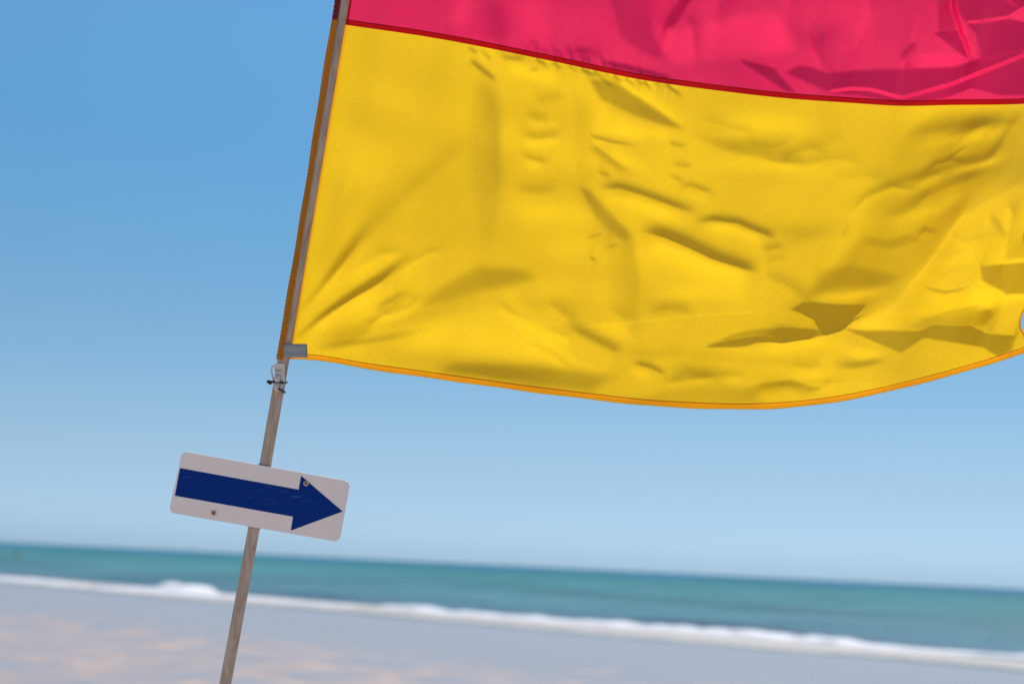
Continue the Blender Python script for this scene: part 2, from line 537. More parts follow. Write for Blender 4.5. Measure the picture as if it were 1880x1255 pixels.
# foam: lumpy white water of the shore break and the thin wash running up the sand
def foam_mat(name, c, film=0.0):
    m, nd, lk = new_mat(name)
    out = N(nd, 'ShaderNodeOutputMaterial')
    p = N(nd, 'ShaderNodeBsdfPrincipled', Roughness=0.6)
    uv = N(nd, 'ShaderNodeTexCoord')
    mp = N(nd, 'ShaderNodeMapping'); mp.inputs['Scale'].default_value = (1.2, 2.2, 1)
    n = N(nd, 'ShaderNodeTexNoise', Scale=1.0, Detail=7.0, Roughness=0.65)
    lk.new(uv.outputs['UV'], mp.inputs[0]); lk.new(mp.outputs[0], n.inputs['Vector'])
    r = ramp(nd, [(0.35, tuple(x * (0.8 - film) for x in c)), (0.6, c)]); lk.new(n.outputs['Fac'], r.inputs[0])
    lk.new(r.outputs[0], p.inputs['Base Color'])
    b = N(nd, 'ShaderNodeBump', Strength=0.6, Distance=0.05); lk.new(n.outputs['Fac'], b.inputs['Height']); lk.new(b.outputs[0], p.inputs['Normal'])
    lk.new(p.outputs[0], out.inputs['Surface'])
    return m


m_foam = foam_mat('white foam', (0.56, 0.555, 0.60))
m_wash = foam_mat('thin wash', (0.36, 0.325, 0.305), 0.12)


def lump(a, b, seed):
    r = np.random.default_rng(seed)
    out = np.zeros(np.broadcast(a, b).shape)
    for k in range(26):
        f = 1.2 + 5 * r.random()
        th = r.random() * 6.28
        out += np.sin(f * (a * math.cos(th) + b * 1.6 * math.sin(th)) + r.random() * 6.28) / (f ** 0.6)
    return out / 8


def foam_ridge(name, a0, a1, b0, height, back, front, seed, label, taper=(2.0, 2.0)):
    a = np.arange(a0, a1, 0.12)
    u = np.linspace(-1, 1, 44)
    c = b0 + 0.5 * fbm1(a, seed, 0.13) + 0.15 * fbm1(a, seed + 5, 0.9)
    m = np.clip((a - a0) / taper[0], 0, 1) ** 0.6 * np.clip((a1 - a) / taper[1], 0, 1) ** 0.6
    hh = height * np.clip(0.75 + 0.4 * fbm1(a, seed + 9, 0.30) + 0.16 * fbm1(a, seed + 8, 2.1), 0.5, 1.4) * m
    Ag, Ug = np.meshgrid(a, u)
    Bg = c[None, :] + np.where(Ug > 0, Ug * back, Ug * front) * (0.5 + 0.5 * m)[None, :]
    prof = np.where(Ug > 0, (1 - Ug ** 2) ** 1.2, (1 - Ug ** 2) ** 0.8)
    z = hh[None, :] * prof * (1 + 0.32 * lump(Ag, Bg, seed + 2)) - 0.05 * (1 - prof) + 0.01
    Bg = Bg - 0.25 * prof * lump(Ag * 1.7, z * 9, seed + 3)
    x, y = shore_xy(Ag, Bg)
    o = grid_mesh(name, np.stack([x, y, z + SEA_Z], -1), m_foam, uv=np.stack([Ag, Bg + z * 2], -1))
    return tag(o, label, kind='stuff')


def foam_sheet(name, a0, a1, lo, hi, mat, z0, seed, label):
    a = np.arange(a0, a1, 0.25)
    u = np.linspace(0, 1, 16)
    L, H = lo(a) + edge_b(a), hi(a) + edge_b(a) * 0.5
    Bg = L[None, :] + (H - L)[None, :] * u[:, None]
    Ag = np.repeat(a[None, :], len(u), 0)
    z = sand_z(Bg).clip(0) + z0 + 0.03 * np.sin(math.pi * u)[:, None] + 0.012 * lump(Ag, Bg, seed)
    z[0, :] -= 0.03
    x, y = shore_xy(Ag, Bg)
    return tag(grid_mesh(name, np.stack([x, y, z], -1), mat, uv=np.stack([Ag, Bg], -1)), label, kind='stuff')


def seq(pts):
    xs, ys = zip(*pts)
    return lambda a: np.interp(a, xs, ys)


def a_of(px, b_want=4.5):
    """Along-shore position, on the line b_want metres out, that is seen at a photo column."""
    ab = [shore_ab(on_ground(px, y)) for y in np.arange(1045.0, 1250.0, 0.5) + 0.0]
    return min(ab, key=lambda t: abs(t[1] - b_want))[0]


a270, a370, a715 = a_of(268), a_of(372), a_of(712)
print('a', a270, a370, a715, SH_LEN)
foam_sheet('wash_film', -30, SH_LEN + 25, seq([(-30, 0.2), (0, 0), (SH_LEN, 0), (SH_LEN + 25, 0)]), seq([(-30, 7), (SH_LEN, 6.0), (SH_LEN + 25, 6)]), m_wash, 0.03, 71,
           'thin greyish wash of spent foam running up the sand in front of the surf')
foam_ridge('surf_foam', -40, a715 + 1.0, 2.8, 0.13, 1.9, 2.0, 101, 'low line of white foam along the water edge, left of the bigger breaker', (3, 2))
foam_ridge('surf_foam', a270 + 0.9, a370 - 1.2, 5.0, 0.50, 1.6, 1.3, 131, 'short tumbling patch of white water just left of the pole', (0.5, 0.5))
foam_ridge('surf_foam', a715, SH_LEN + 40, 4.4, 0.23, 1.4, 1.0, 161, 'long white breaker running from the middle of the beach to the right', (0.35, 3))

# a small float far out near the left edge
pb = on_ground(32, 1021, 0.05)
bu = empty('buoy', (pb[0], pb[1], 0.0), 'tiny blurred brownish float out on the sea near the left edge', 'buoy')
m_buoy = simple_mat('weathered buoy', (0.33, 0.27, 0.16), 0.6, var=0.2, scale=4)
bm = bmesh.new(); bmesh.ops.create_uvsphere(bm, u_segments=18, v_segments=10, radius=0.45)
bmesh.ops.scale(bm, verts=bm.verts, vec=(1, 1, 0.72)); bmesh.ops.translate(bm, verts=bm.verts, vec=Vector((pb[0], pb[1], 0.12)))
bm_object('float_body', bm, m_buoy, bu, True)
bm = bmesh.new(); bmesh.ops.create_cone(bm, cap_ends=True, segments=14, radius1=0.24, radius2=0.16, depth=0.45, matrix=Matrix.Translation((pb[0], pb[1], 0.55)))
bm_object('float_top', bm, simple_mat('dark buoy top', (0.06, 0.055, 0.05), 0.6), bu, True)

# ------------------------------------------------------------------ the pole
DP = 3.10                                       # the pole's distance from the camera
MPP = DP / FPX                                  # metres per photo pixel there
POLE_R = 11.0 * MPP * 0.985
PC = [(738.0, -640.0), (631.0, 0.0), (584.3, 280.0), (545.0, 515.0), (507.5, 740.0), (496.4, 800.0), (465.5, 970.0), (413.5, 1255.0)]


def pole_x(y):
    ys = [p[1] for p in PC]; xs = [p[0] for p in PC]
    y = np.asarray(y, float)
    # smooth polynomial through the measured centres
    return np.polyval(POLE_FIT, y)


POLE_FIT = np.polyfit([p[1] for p in PC], [p[0] for p in PC], 3)
ys = list(np.linspace(-660, 1255, 60))
pts = [unproject(pole_x(y), y, DP) for y in ys]
dirn = pts[-1] - pts[-4]; dirn = dirn / np.linalg.norm(dirn)
ca, cb = shore_ab(pts[-1])
ground = float(sand_z(np.array(cb)))
foot = pts[-1] + dirn * ((pts[-1][2] - (ground - 0.25)) / -dirn[2])
pts.append((pts[-1] + foot) / 2); pts.append(foot)
base = np.array([foot[0], foot[1], ground])
pole = empty('flag_pole', base, 'thin weathered grey metal pole leaning right, pushed into the beach', 'pole')
bm = bmesh.new(); tube(bm, pts, POLE_R, 28)
shaft = bm_object('shaft', bm, m_pole, pole, True)
bm = bmesh.new()
top = pts[0]; td = (pts[0] - pts[1]); td = td / np.linalg.norm(td)
tube(bm, [top - td * 0.01, top + td * 0.012, top + td * 0.02], [POLE_R * 1.12, POLE_R * 1.12, POLE_R * 0.8], 24)
bm_object('end_cap', bm, m_black, pole, True)


# ------------------------------------------------------------------ the flag
def cubic(pts):
    """Monotone-ish cubic interpolation (Catmull-Rom on x)."""
    xs = np.array([p[0] for p in pts], float); ys_ = np.array([p[1] for p in pts], float)
    m = np.gradient(ys_, xs)

    def f(x):
        x = np.clip(np.asarray(x, float), xs[0], xs[-1])
        i = np.clip(np.searchsorted(xs, x) - 1, 0, len(xs) - 2)
        h = xs[i + 1] - xs[i]; t = (x - xs[i]) / h
        return ((2 * t ** 3 - 3 * t ** 2 + 1) * ys_[i] + (t ** 3 - 2 * t ** 2 + t) * h * m[i] + (-2 * t ** 3 + 3 * t ** 2) * ys_[i + 1] + (t ** 3 - t ** 2) * h * m[i + 1])
    return f


# curves across the flag, hoist (s=0) to fly (s=1), in photo pixels
CX_SEAM = [(628, 45), (803, 71), (1000, 109.7), (1180, 147), (1330, 168), (1440, 180.4), (1560, 189), (1650, 194.5), (1750, 193), (1880, 191), (1950, 186)]
CX_HEM = [(526, 649), (566, 650), (680, 667), (800, 683.5), (1000, 711), (1090, 722), (1180, 732), (1270, 737.5), (1362, 740), (1440, 737.5), (1520, 729), (1600, 714.5), (1700, 690.6), (1800, 663), (1890, 634)]
f_seam, f_hem = cubic(CX_SEAM), cubic(CX_HEM)
NC = 860
S = np.linspace(0, 1, NC)
sx = 628 + (1945 - 628) * S
hx = 526 + (1886 - 526) * S
seam_bot = np.stack([sx, f_seam(sx)], -1)
hem_top = np.stack([hx, f_hem(hx)], -1)
seam_top = seam_bot + np.stack([1.4 + 0 * S, -10.3 + 0 * S], -1)
hem_bot = hem_top + np.stack([-1.8 + 0 * S, 8.5 + 2.2 * np.clip(S * 6, 0, 1) + 0.5 * np.sin(S * 60) + 0 * S], -1)
# upper edge, out of the frame
top_edge = np.stack([738 - 2 + (1990 - 736) * S, -600 + 90 * np.sin(S * 1.7) + 20 * np.sin(S * 7)], -1)


def rows(P0, P1, ts, bow=None):
    P = P0[None] * (1 - ts)[:, None, None] + P1[None] * ts[:, None, None]
    return P


t_y = np.linspace(0, 1, 470)
G_y = rows(seam_bot, hem_top, t_y)
# the fly edge wanders: pull the last columns in or out
flyw = np.clip((S - 0.90) / 0.10, 0, 1) ** 2
fly_off = cubic([(0, 10), (0.2, 8), (0.42, 2), (0.51, -28), (0.57, -30), (0.63, -4), (0.72, 4), (0.80, -2), (0.86, -15), (0.92, -16), (0.96, -4), (1.0, 4)])(t_y)
G_y[..., 0] += fly_off[:, None] * flyw[None, :]
# hoist side: keep the first columns on the pole line
t_rv = np.linspace(0, 1, 150)                    # red, in view
red_mid = seam_top + (top_edge - seam_top) * (225.0 / 640.0)
G_rv = rows(seam_top, red_mid, t_rv)
t_ro = np.linspace(0, 1, 60)
G_ro = rows(red_mid, top_edge, t_ro)
G_s = rows(seam_top, seam_bot, np.linspace(0, 1, 7))
G_h = rows(hem_top, hem_bot, np.linspace(0, 1, 9))

SHADES, PAINT, POLYS = [], [], []


def shade(pts, soft=1.3, wu=1.5, t0=0.05, t1=0.05):
    """A valley whose far lip keeps the sun off the cloth below it: points (x, y, L) along the lip, L the length of the shade."""
    P = np.array(pts, float)
    L = np.maximum(P[:, 2], 1.5)
    SHADES.append((P[:, :2], 0.74 * L, np.maximum(wu * L, 8), 0.45 * L + 1, soft, t0, t1, 1.0))


def tilt(pts, v, wu, wd, p=2.0, t0=0.35, t1=0.35, w_end=1.0):
    """A band of cloth along a line leaning out of (v < 0) or into (v > 0) the sun."""
    v *= 1.25
    if v < 0: v, wd = v * 1.08, wd * 0.72                    # a shaded side ends in a crisp crest
    PAINT.append((np.array(pts, float), v, wu, wd, p, t0, t1, w_end))


def lean(poly, v, soft):
    """An area of cloth leaning out of or into the sun, with a transition soft px wide."""
    POLYS.append((poly, v, soft))


# ---- yellow half: tension folds from the lower hoist corner
tilt([(537, 626), (586, 584), (643, 545), (701, 510), (770, 450)], -0.50, 5, 4, 1.8, 0.06, 0.35, 2.6)
tilt([(560, 615), (640, 562), (735, 505)], 0.22, 7, 9, 2, 0.2, 0.5, 1.8)
tilt([(545, 580), (586, 530), (626, 481), (690, 395)], -0.36, 7, 5, 1.8, 0.1, 0.5, 2.0)
tilt([(572, 555), (640, 490), (690, 440)], 0.15, 8, 10, 2, 0.2, 0.5, 1.8)
tilt([(568, 520), (606, 435), (650, 325)], -0.22, 16, 10, 2, 0.3, 0.5)
tilt([(684, 568), (720, 550), (748, 531)], -0.18, 7, 5)
tilt([(565, 640), (680, 625), (820, 600)], -0.16, 6, 8, 2, 0.2, 0.5)
lean([(765, 562), (810, 525), (880, 488), (960, 495), (985, 510), (940, 524), (880, 536), (830, 552)], -0.28, 12)
lean([(780, 600), (850, 566), (930, 535), (985, 560), (1060, 625), (1130, 668), (900, 650), (740, 630)], 0.17, 22)
tilt([(905, 535), (940, 560), (985, 600), (1060, 640)], 0.14, 14, 22)
tilt([(1034, 590), (1090, 620), (1148, 648)], -0.26, 12, 10, 2, 0.3, 0.2)
tilt([(600, 590), (700, 560), (770, 570)], 0.06, 20, 20)
# slack between seam and middle
lean([(640, 60), (850, 85), (860, 300), (800, 480), (640, 420), (600, 300)], -0.06, 40)
lean([(862, 150), (922, 160), (925, 330), (880, 400), (862, 300)], -0.10, 14)
tilt([(860, 108), (885, 128), (916, 154)], -0.30, 6, 5, 1.7, 0.2, 0.3)
tilt([(857, 86), (880, 100)], -0.22, 4, 4, 1.7)
tilt([(880, 90), (904, 113)], -0.2, 4, 4, 1.7)
tilt([(913, 98), (930, 107), (972, 109)], -0.24, 7, 5, 1.7)
tilt([(918, 118), (960, 130), (1035, 148)], 0.20, 10, 12)
tilt([(968, 132), (994, 127)], -0.22, 6, 4, 1.7)
px_ = 985.0
while px_ < 1230:
    y = float(f_seam(px_))
    L = (16 + 40 * random.random() ** 1.3) * (1.0 if 1010 < px_ < 1180 else 0.6)
    lean_ = 0.35 + 0.35 * random.random()
    v_ = -(0.14 + 0.3 * random.random())
    tilt([(px_, y + 1), (px_ + L * lean_, y + L * 0.5), (px_ + L * lean_ * 1.9, y + L)], v_, 3 + 2.5 * random.random(), 3.5 + 2 * random.random(), 1.8, 0.1, 0.7)
    if random.random() < 0.6: tilt([(px_ + 7, y + 1), (px_ + 7 + L * lean_, y + L * 0.5)], -v_ * 0.6, 3.0, 4.0, 1.8, 0.1, 0.7)
    px_ += 7 + 20 * random.random()
lean([(1082, 146), (1128, 150), (1186, 190), (1258, 239), (1205, 226), (1150, 205), (1104, 183)], -0.46, 6)
lean([(1084, 168), (1112, 190), (1160, 208), (1200, 226), (1120, 206)], -0.16, 8)
tilt([(1128, 146), (1190, 184), (1262, 234)], 0.16, 14, 3)
tilt([(1110, 235), (1180, 240), (1260, 255)], 0.16, 10, 10)
tilt([(974, 185), (1045, 175)], -0.12, 14, 12)
tilt([(962, 205), (988, 217), (1012, 214)], -0.13, 12, 7, 1.8)
tilt([(955, 226), (1000, 232), (1040, 226)], 0.10, 6, 8)
tilt([(945, 243), (985, 251), (1040, 243)], -0.16, 14, 7, 1.8)
tilt([(954, 262), (1000, 264), (1040, 258)], 0.13, 6, 8)
tilt([(948, 279), (978, 290), (1000, 296), (1018, 288)], -0.16, 9, 6, 1.8)
tilt([(957, 302), (1000, 306)], 0.12, 6, 8)
tilt([(930, 340), (990, 350), (1040, 340)], -0.12, 16, 10)
tilt([(935, 380), (990, 392), (1050, 380)], 0.07, 16, 14)
lean([(1052, 165), (1088, 200), (1088, 330), (1060, 335)], -0.10, 10)
tilt([(1078, 248), (1125, 261), (1182, 270)], -0.30, 5, 3, 1.6, 0.2, 0.5)
tilt([(1090, 234), (1150, 244), (1200, 262)], 0.10, 8, 6)
tilt([(1080, 262), (1137, 305), (1165, 318)], -0.24, 4, 13, 1.8, 0.2, 0.4)
tilt([(1105, 272), (1150, 296), (1200, 315)], 0.12, 12, 8)
tilt([(1093, 313), (1125, 326)], -0.22, 6, 4, 1.7)
tilt([(1222, 257), (1240, 266), (1265, 269)], -0.2, 6, 4, 1.7)
lean([(1064, 342), (1080, 348), (1116, 386), (1154, 426), (1152, 444), (1120, 424), (1095, 400)], -0.26, 7)
lean([(1100, 420), (1158, 436), (1172, 560), (1140, 580), (1120, 500)], -0.09, 14)
tilt([(1093, 345), (1137, 342), (1180, 355), (1250, 380), (1287, 394)], -0.36, 10, 5, 1.8, 0.2, 0.25)
tilt([(1095, 358), (1150, 368), (1230, 395), (1290, 410)], 0.22, 8, 16, 1.8, 0.2, 0.4)
tilt([(1166, 420), (1220, 430), (1262, 447), (1310, 471), (1400, 501)], -0.42, 14, 5, 1.8, 0.2, 0.15, 1.2)
tilt([(1172, 440), (1240, 462), (1310, 492), (1395, 515)], 0.26, 9, 24, 1.8, 0.25, 0.25)
tilt([(1268, 410), (1310, 402), (1355, 407), (1428, 438)], -0.34, 9, 4, 1.8, 0.25, 0.15)
tilt([(1285, 417), (1340, 418), (1410, 445)], 0.18, 6, 12, 1.8, 0.3, 0.3)
tilt([(1395, 459), (1442, 450)], -0.18, 8, 5)
tilt([(1400, 478), (1450, 470)], -0.10, 8, 8)
tilt([(1228, 301), (1275, 306)], -0.17, 8, 4, 1.8)
tilt([(1225, 320), (1258, 334)], -0.15, 6, 4, 1.8)
tilt([(1240, 346), (1268, 339), (1320, 358)], -0.20, 7, 4, 1.8)
tilt([(1255, 356), (1310, 370)], 0.08, 6, 8)
tilt([(1180, 545), (1290, 535), (1390, 548)], 0.10, 16, 14)
tilt([(1180, 572), (1230, 563), (1285, 572)], -0.16, 13, 10)
tilt([(1090, 600), (1180, 592), (1250, 600)], 0.06, 14, 12)
tilt([(1030, 605), (1170, 591), (1300, 578), (1410, 571)], 0.07, 1.6, 1.6, 2, 0.1, 0.1)
tilt([(1075, 440), (1108, 427)], -0.20, 2.5, 2.5)
tilt([(1112, 459), (1136, 445)], -0.20, 2.5, 2.5)
tilt([(1080, 471), (1096, 480)], -0.24, 4, 3)
tilt([(1290, 362), (1330, 337), (1360, 321)], 0.06, 2, 2)
tilt([(1288, 232), (1400, 225), (1520, 235)], 0.14, 18, 18)
tilt([(1290, 262), (1380, 275), (1480, 278)], -0.12, 22, 12)
tilt([(1280, 320), (1380, 330), (1500, 320)], -0.06, 26, 26)
tilt([(1290, 300), (1390, 302), (1480, 296)], 0.07, 12, 14)
tilt([(1155, 663), (1195, 673), (1228, 690)], -0.28, 7, 4, 1.8)
tilt([(1150, 678), (1200, 692)], 0.12, 7, 9)
tilt([(1130, 640), (1200, 650), (1270, 640)], -0.08, 14, 14)
# long pulls that run through the cloth and tie the smaller folds together
tilt([(545, 636), (700, 592), (880, 556), (1060, 560), (1230, 590)], -0.09, 12, 22, 1.8, 0.1, 0.4, 1.6)
tilt([(560, 560), (660, 440), (760, 340), (870, 250), (960, 190)], -0.08, 26, 12, 1.8, 0.15, 0.4, 1.4)
tilt([(1060, 300), (1066, 345), (1110, 395), (1156, 432), (1170, 520), (1150, 620)], -0.12, 9, 30, 1.8, 0.2, 0.4)
tilt([(1250, 236), (1330, 268), (1440, 296), (1560, 300)], -0.10, 24, 10, 1.8, 0.2, 0.4)
tilt([(1160, 418), (1090, 400), (1010, 400), (930, 420)], 0.08, 16, 22, 1.8, 0.2, 0.5)
tilt([(1398, 500), (1450, 520), (1500, 560)], -0.14, 16, 10, 1.8, 0.2, 0.4)
tilt([(1285, 394), (1380, 420), (1500, 430), (1600, 410)], -0.08, 20, 14, 1.8, 0.2, 0.4)
tilt([(880, 530), (960, 585), (1060, 650), (1180, 700)], -0.09, 26, 10, 1.8, 0.2, 0.4)
tilt([(870, 100), (905, 200), (915, 330), (880, 480)], -0.08, 12, 26, 1.8, 0.1, 0.4)
tilt([(1200, 640), (1290, 655), (1400, 660), (1530, 672)], -0.08, 14, 12, 1.8, 0.3, 0.3)
# ---- lower edge, turned into its own shade
lean([(830, 668), (900, 668), (1000, 672), (1077, 682), (1138, 690), (1106, 704), (1090, 720), (1000, 709), (900, 696), (800, 682)], -0.36, 13)
lean([(700, 645), (850, 655), (1000, 662), (1080, 680), (1080, 690), (850, 690), (720, 668)], -0.07, 14)
lean([(1130, 740), (1200, 724), (1250, 700), (1300, 700), (1370, 712), (1410, 742), (1300, 746)], -0.18, 12)
tilt([(1220, 700), (1258, 680), (1310, 688), (1350, 704)], -0.20, 16, 12, 1.8)
tilt([(1350, 724), (1400, 708), (1450, 702), (1485, 712), (1530, 722)], -0.24, 5, 18, 1.8)
# ---- the fluttering end
lean([(1720, 205), (1890, 200), (1860, 300), (1765, 388), (1702, 482), (1645, 548), (1552, 602), (1440, 640), (1400, 620), (1450, 560), (1520, 500), (1585, 430), (1605, 330), (1650, 250)], -0.23, 18)
lean([(1895, 325), (1768, 396), (1706, 488), (1650, 556), (1556, 604), (1670, 597), (1780, 575), (1895, 545)], 0.33, 10)
tilt([(1660, 545), (1712, 486), (1772, 402), (1890, 332)], 0.22, 4, 26, 1.8, 0.2, 0.1)
lean([(1500, 498), (1560, 486), (1655, 508), (1620, 526), (1540, 528), (1490, 540)], -0.18, 9)
lean([(1585, 432), (1630, 442), (1672, 428), (1690, 440), (1640, 456), (1590, 450)], -0.14, 6)
tilt([(1480, 548), (1560, 545), (1640, 530)], 0.16, 8, 8)
tilt([(1590, 352), (1660, 330), (1760, 300), (1850, 280)], -0.16, 12, 8)
tilt([(1640, 384), (1740, 338), (1840, 302)], -0.14, 12, 8)
tilt([(1650, 405), (1720, 385), (1790, 340)], 0.10, 10, 10)
tilt([(1740, 320), (1800, 303), (1860, 284)], 0.18, 6, 6)
tilt([(1640, 250), (1740, 232), (1860, 212)], -0.13, 14, 10)
tilt([(1660, 275), (1760, 255), (1870, 240)], 0.10, 10, 10)
tilt([(1682, 436), (1698, 420), (1722, 430)], -0.16, 6, 4)
tilt([(1546, 440), (1552, 425), (1562, 406)], -0.12, 4, 4)
tilt([(1735, 293), (1755, 281), (1778, 264)], -0.16, 2.5, 2.5)
tilt([(1400, 470), (1480, 430), (1560, 402)], -0.06, 20, 20)
# three-cornered hollow, its shadow shape put into the relief
lean([(1452, 568), (1475, 554.5), (1499, 555), (1546, 560), (1590, 560), (1568, 580), (1541, 595), (1521, 610), (1499, 594), (1497, 583), (1473, 572)], -0.36, 2.5)
lean([(1526, 606), (1545, 591), (1584, 579), (1562, 593), (1548, 602)], -0.40, 1.5)
lean([(1440, 570), (1473, 572), (1497, 583), (1499, 594), (1519, 610), (1460, 600), (1420, 590)], 0.12, 5)
# the pocket beside it, the shadowed slit likewise put into the relief
lean([(1294, 635), (1342, 615), (1383, 604), (1444, 601), (1499, 604), (1520, 612), (1499, 619), (1444, 619), (1383, 617), (1342, 624), (1311, 633)], -0.26, 3)
lean([(1292, 637.5), (1342, 624), (1383, 617.5), (1444, 620), (1494, 617), (1491, 620.5), (1444, 626), (1389, 628), (1374, 635), (1342, 638)], -0.42, 1.5)
tilt([(1385, 631), (1445, 628), (1495, 623), (1540, 609)], 0.24, 3, 14)
tilt([(1310, 648), (1400, 642), (1500, 636)], 0.08, 8, 20)
# under the flap: its cast shadow put into the relief as leaning cloth
lean([(1550, 603), (1597, 608), (1669, 608), (1696, 606), (1710, 597), (1785, 599), (1812, 612), (1863, 616), (1858, 643), (1831, 654), (1805, 637), (1696, 620), (1654, 648)], -0.42, 1.8)
lean([(1672, 594), (1723, 582), (1819, 565), (1826, 578), (1806, 599), (1785, 599), (1710, 597), (1696, 606), (1669, 603)], -0.20, 4)
lean([(1806, 569), (1822, 566), (1826, 590), (1822, 612), (1808, 606)], -0.20, 4)
tilt([(1530, 625), (1580, 645), (1640, 655)], 0.12, 6, 10)
tilt([(1548, 598), (1610, 600), (1668, 601)], 0.30, 8, 2.5)
tilt([(1525, 672), (1580, 669), (1642, 656)], -0.26, 8, 8)
tilt([(1520, 640), (1580, 652), (1630, 648)], 0.12, 10, 8)
tilt([(1672, 592), (1740, 573), (1810, 560)], -0.26, 3, 10, 1.8, 0.2, 0.2)
tilt([(1600, 590), (1740, 562), (1885, 540)], 0.16, 8, 6)
lean([(1694, 525), (1712, 528), (1736, 533), (1780, 525), (1760, 536), (1732, 540), (1708, 534)], -0.42, 1.2)
lean([(1733, 526), (1765, 508), (1800, 490), (1801, 514), (1765, 528)], -0.12, 3)
tilt([(1695, 543), (1735, 549), (1800, 535), (1840, 545)], 0.2, 4, 12)
tilt([(1700, 516), (1750, 498), (1800, 484)], -0.14, 8, 8)
lean([(1800, 488), (1850, 484), (1950, 474), (1950, 536), (1845, 541), (1843, 536), (1816, 523), (1803, 514)], -0.60, 3)
lean([(1848, 376), (1862, 366), (1895, 350), (1950, 350), (1950, 470), (1843, 477), (1852, 430), (1862, 395)], -0.34, 4)
tilt([(1815, 388), (1835, 415), (1850, 440)], -0.24, 5, 10)
# small creasing: short sharp folds that follow the pull of the cloth
def creases(n, x0, x1, y0, y1, ang0, ang1, l0, l1, v0, v1, seed, wid=5.0):
    r = random.Random(seed)
    for _ in range(n):
        x, y = r.uniform(x0, x1), r.uniform(y0, y1)
        t = (x - x0) / (x1 - x0)
        a = math.radians(ang0 + (ang1 - ang0) * t + r.gauss(0, 9))
        L = l0 + (l1 - l0) * r.random() ** 1.6
        v = v0 + (v1 - v0) * r.random() ** 1.5
        b = r.gauss(0, 0.12) * L
        c, s_ = math.cos(a), math.sin(a)
        P = [(x + L * q * c - b * (1 - 4 * q * q) * s_, y + L * q * s_ + b * (1 - 4 * q * q) * c) for q in (-0.5, -0.2, 0.15, 0.5)]
        w = wid * r.uniform(0.6, 1.5)
        tilt(P, -v, w * 1.5, w * 0.7, 1.8, 0.3, 0.25)
        k = w * 1.5
        tilt([(px + k * -s_ * 1.0, py + k * c) for px, py in P], v * 0.7, w * 0.8, w * 1.7, 1.8, 0.3, 0.3)


creases(9, 1300, 1600, 215, 330, 10, -6, 80, 160, 0.05, 0.10, 23, 9)
creases(12, 1600, 1850, 225, 450, -24, -34, 70, 150, 0.06, 0.14, 24, 7)
creases(7, 900, 1180, 560, 660, 30, 18, 70, 130, 0.05, 0.12, 25, 9)
creases(6, 1250, 1560, 650, 715, 6, -6, 60, 120, 0.05, 0.12, 26, 7)
creases(7, 570, 780, 480, 620, -42, -30, 90, 170, 0.06, 0.14, 27, 6)
creases(8, 1180, 1700, -60, 100, 100, 80, 60, 120, 0.05, 0.12, 30, 9)
# ---- red half
tilt([(905, 95), (915, 50), (910, -20)], -0.18, 24, 24)
tilt([(825, 58), (845, 30), (860, -20)], 0.16, 16, 16)
tilt([(975, 92), (980, 50), (975, -20)], 0.16, 24, 30)
tilt([(1040, 95), (1080, 92), (1105, 108)], -0.16, 7, 5)
px_ = 990.0
while px_ < 1200:
    y = float(f_seam(px_)) - 11
    L = 12 + 22 * random.random()
    tilt([(px_, y + 1), (px_ - 0.2 * L, y - 0.5 * L), (px_ - 0.4 * L, y - L)], -(0.1 + 0.2 * random.random()), 3.5, 4, 1.8, 0.1, 0.6)
    px_ += 9 + 22 * random.random()
lean([(1110, -40), (1196, -40), (1199, 50), (1206, 78), (1228, 112), (1185, 100), (1140, 70)], -0.22, 9)
lean([(1204, 40), (1235, 60), (1420, 20), (1470, 90), (1350, 105), (1236, 118), (1210, 80)], 0.30, 14)
lean([(640, -60), (840, -60), (830, 60), (640, 36)], -0.05, 12)
lean([(1222, 50), (1226, 30), (1238, 12), (1270, -30), (1300, -30), (1262, 8), (1246, 40), (1234, 52)], -0.34, 4)
tilt([(1100, 113), (1160, 126), (1240, 146)], -0.34, 5, 7, 1.8, 0.2, 0.2)
lean([(1357, 110), (1392, 117), (1421, 126), (1437, 145), (1459, 169), (1443, 168), (1405, 142), (1372, 121)], -0.45, 3)
lean([(1443, 134), (1465, 121), (1490, 124), (1520, 134), (1617, 127), (1665, 127), (1753, 123), (1784, 112), (1880, 92), (1880, 101), (1744, 155), (1690, 171), (1655, 179), (1600, 165), (1563, 162), (1519, 168), (1480, 150)], -0.40, 4)
lean([(1519, 170), (1563, 165), (1600, 167), (1655, 182), (1744, 158), (1880, 105), (1950, 85), (1950, 172), (1880, 174), (1840, 176), (1785, 162), (1735, 180), (1660, 190), (1580, 176)], -0.36, 2)
tilt([(1515, 169), (1563, 163), (1600, 165), (1655, 180), (1690, 171), (1744, 156), (1880, 102), (1950, 80)], 0.75, 2.2, 1.6, 2, 0.05, 0.02)
lean([(1662, 112), (1700, 98), (1760, 100), (1784, 111), (1750, 121), (1680, 124)], 0.24, 4)
tilt([(1657, 116), (1662, 98), (1684, 74)], -0.30, 6, 9)
tilt([(1590, -60), (1588, 30), (1566, 84), (1520, 112)], 0.16, 8, 10)
lean([(1600, -60), (1708, -60), (1712, 55), (1640, 80), (1600, 60)], -0.07, 12)
lean([(1714, -60), (1746, -60), (1750, 20), (1758, 56), (1724, 61)], -0.26, 4)
lean([(1714, 60), (1760, 57), (1770, 80), (1780, 112), (1744, 84)], -0.42, 2)
tilt([(1748, -60), (1750, 10), (1764, 56), (1786, 112)], 0.40, 5, 5, 1.8, 0.05, 0.1)
lean([(1752, -60), (1754, 0), (1760, 25), (1772, 42), (1792, 62), (1800, 108), (1884, 90), (1950, 74), (1950, -60)], -0.40, 3)
tilt([(1772, 41), (1800, 40), (1851, 32), (1882, 14), (1950, -20)], 0.6, 2.2, 2.2, 2, 0.05, 0.02)
lean([(1852, 34), (1884, 17), (1950, 0), (1950, 40), (1884, 42)], 0.6, 2)
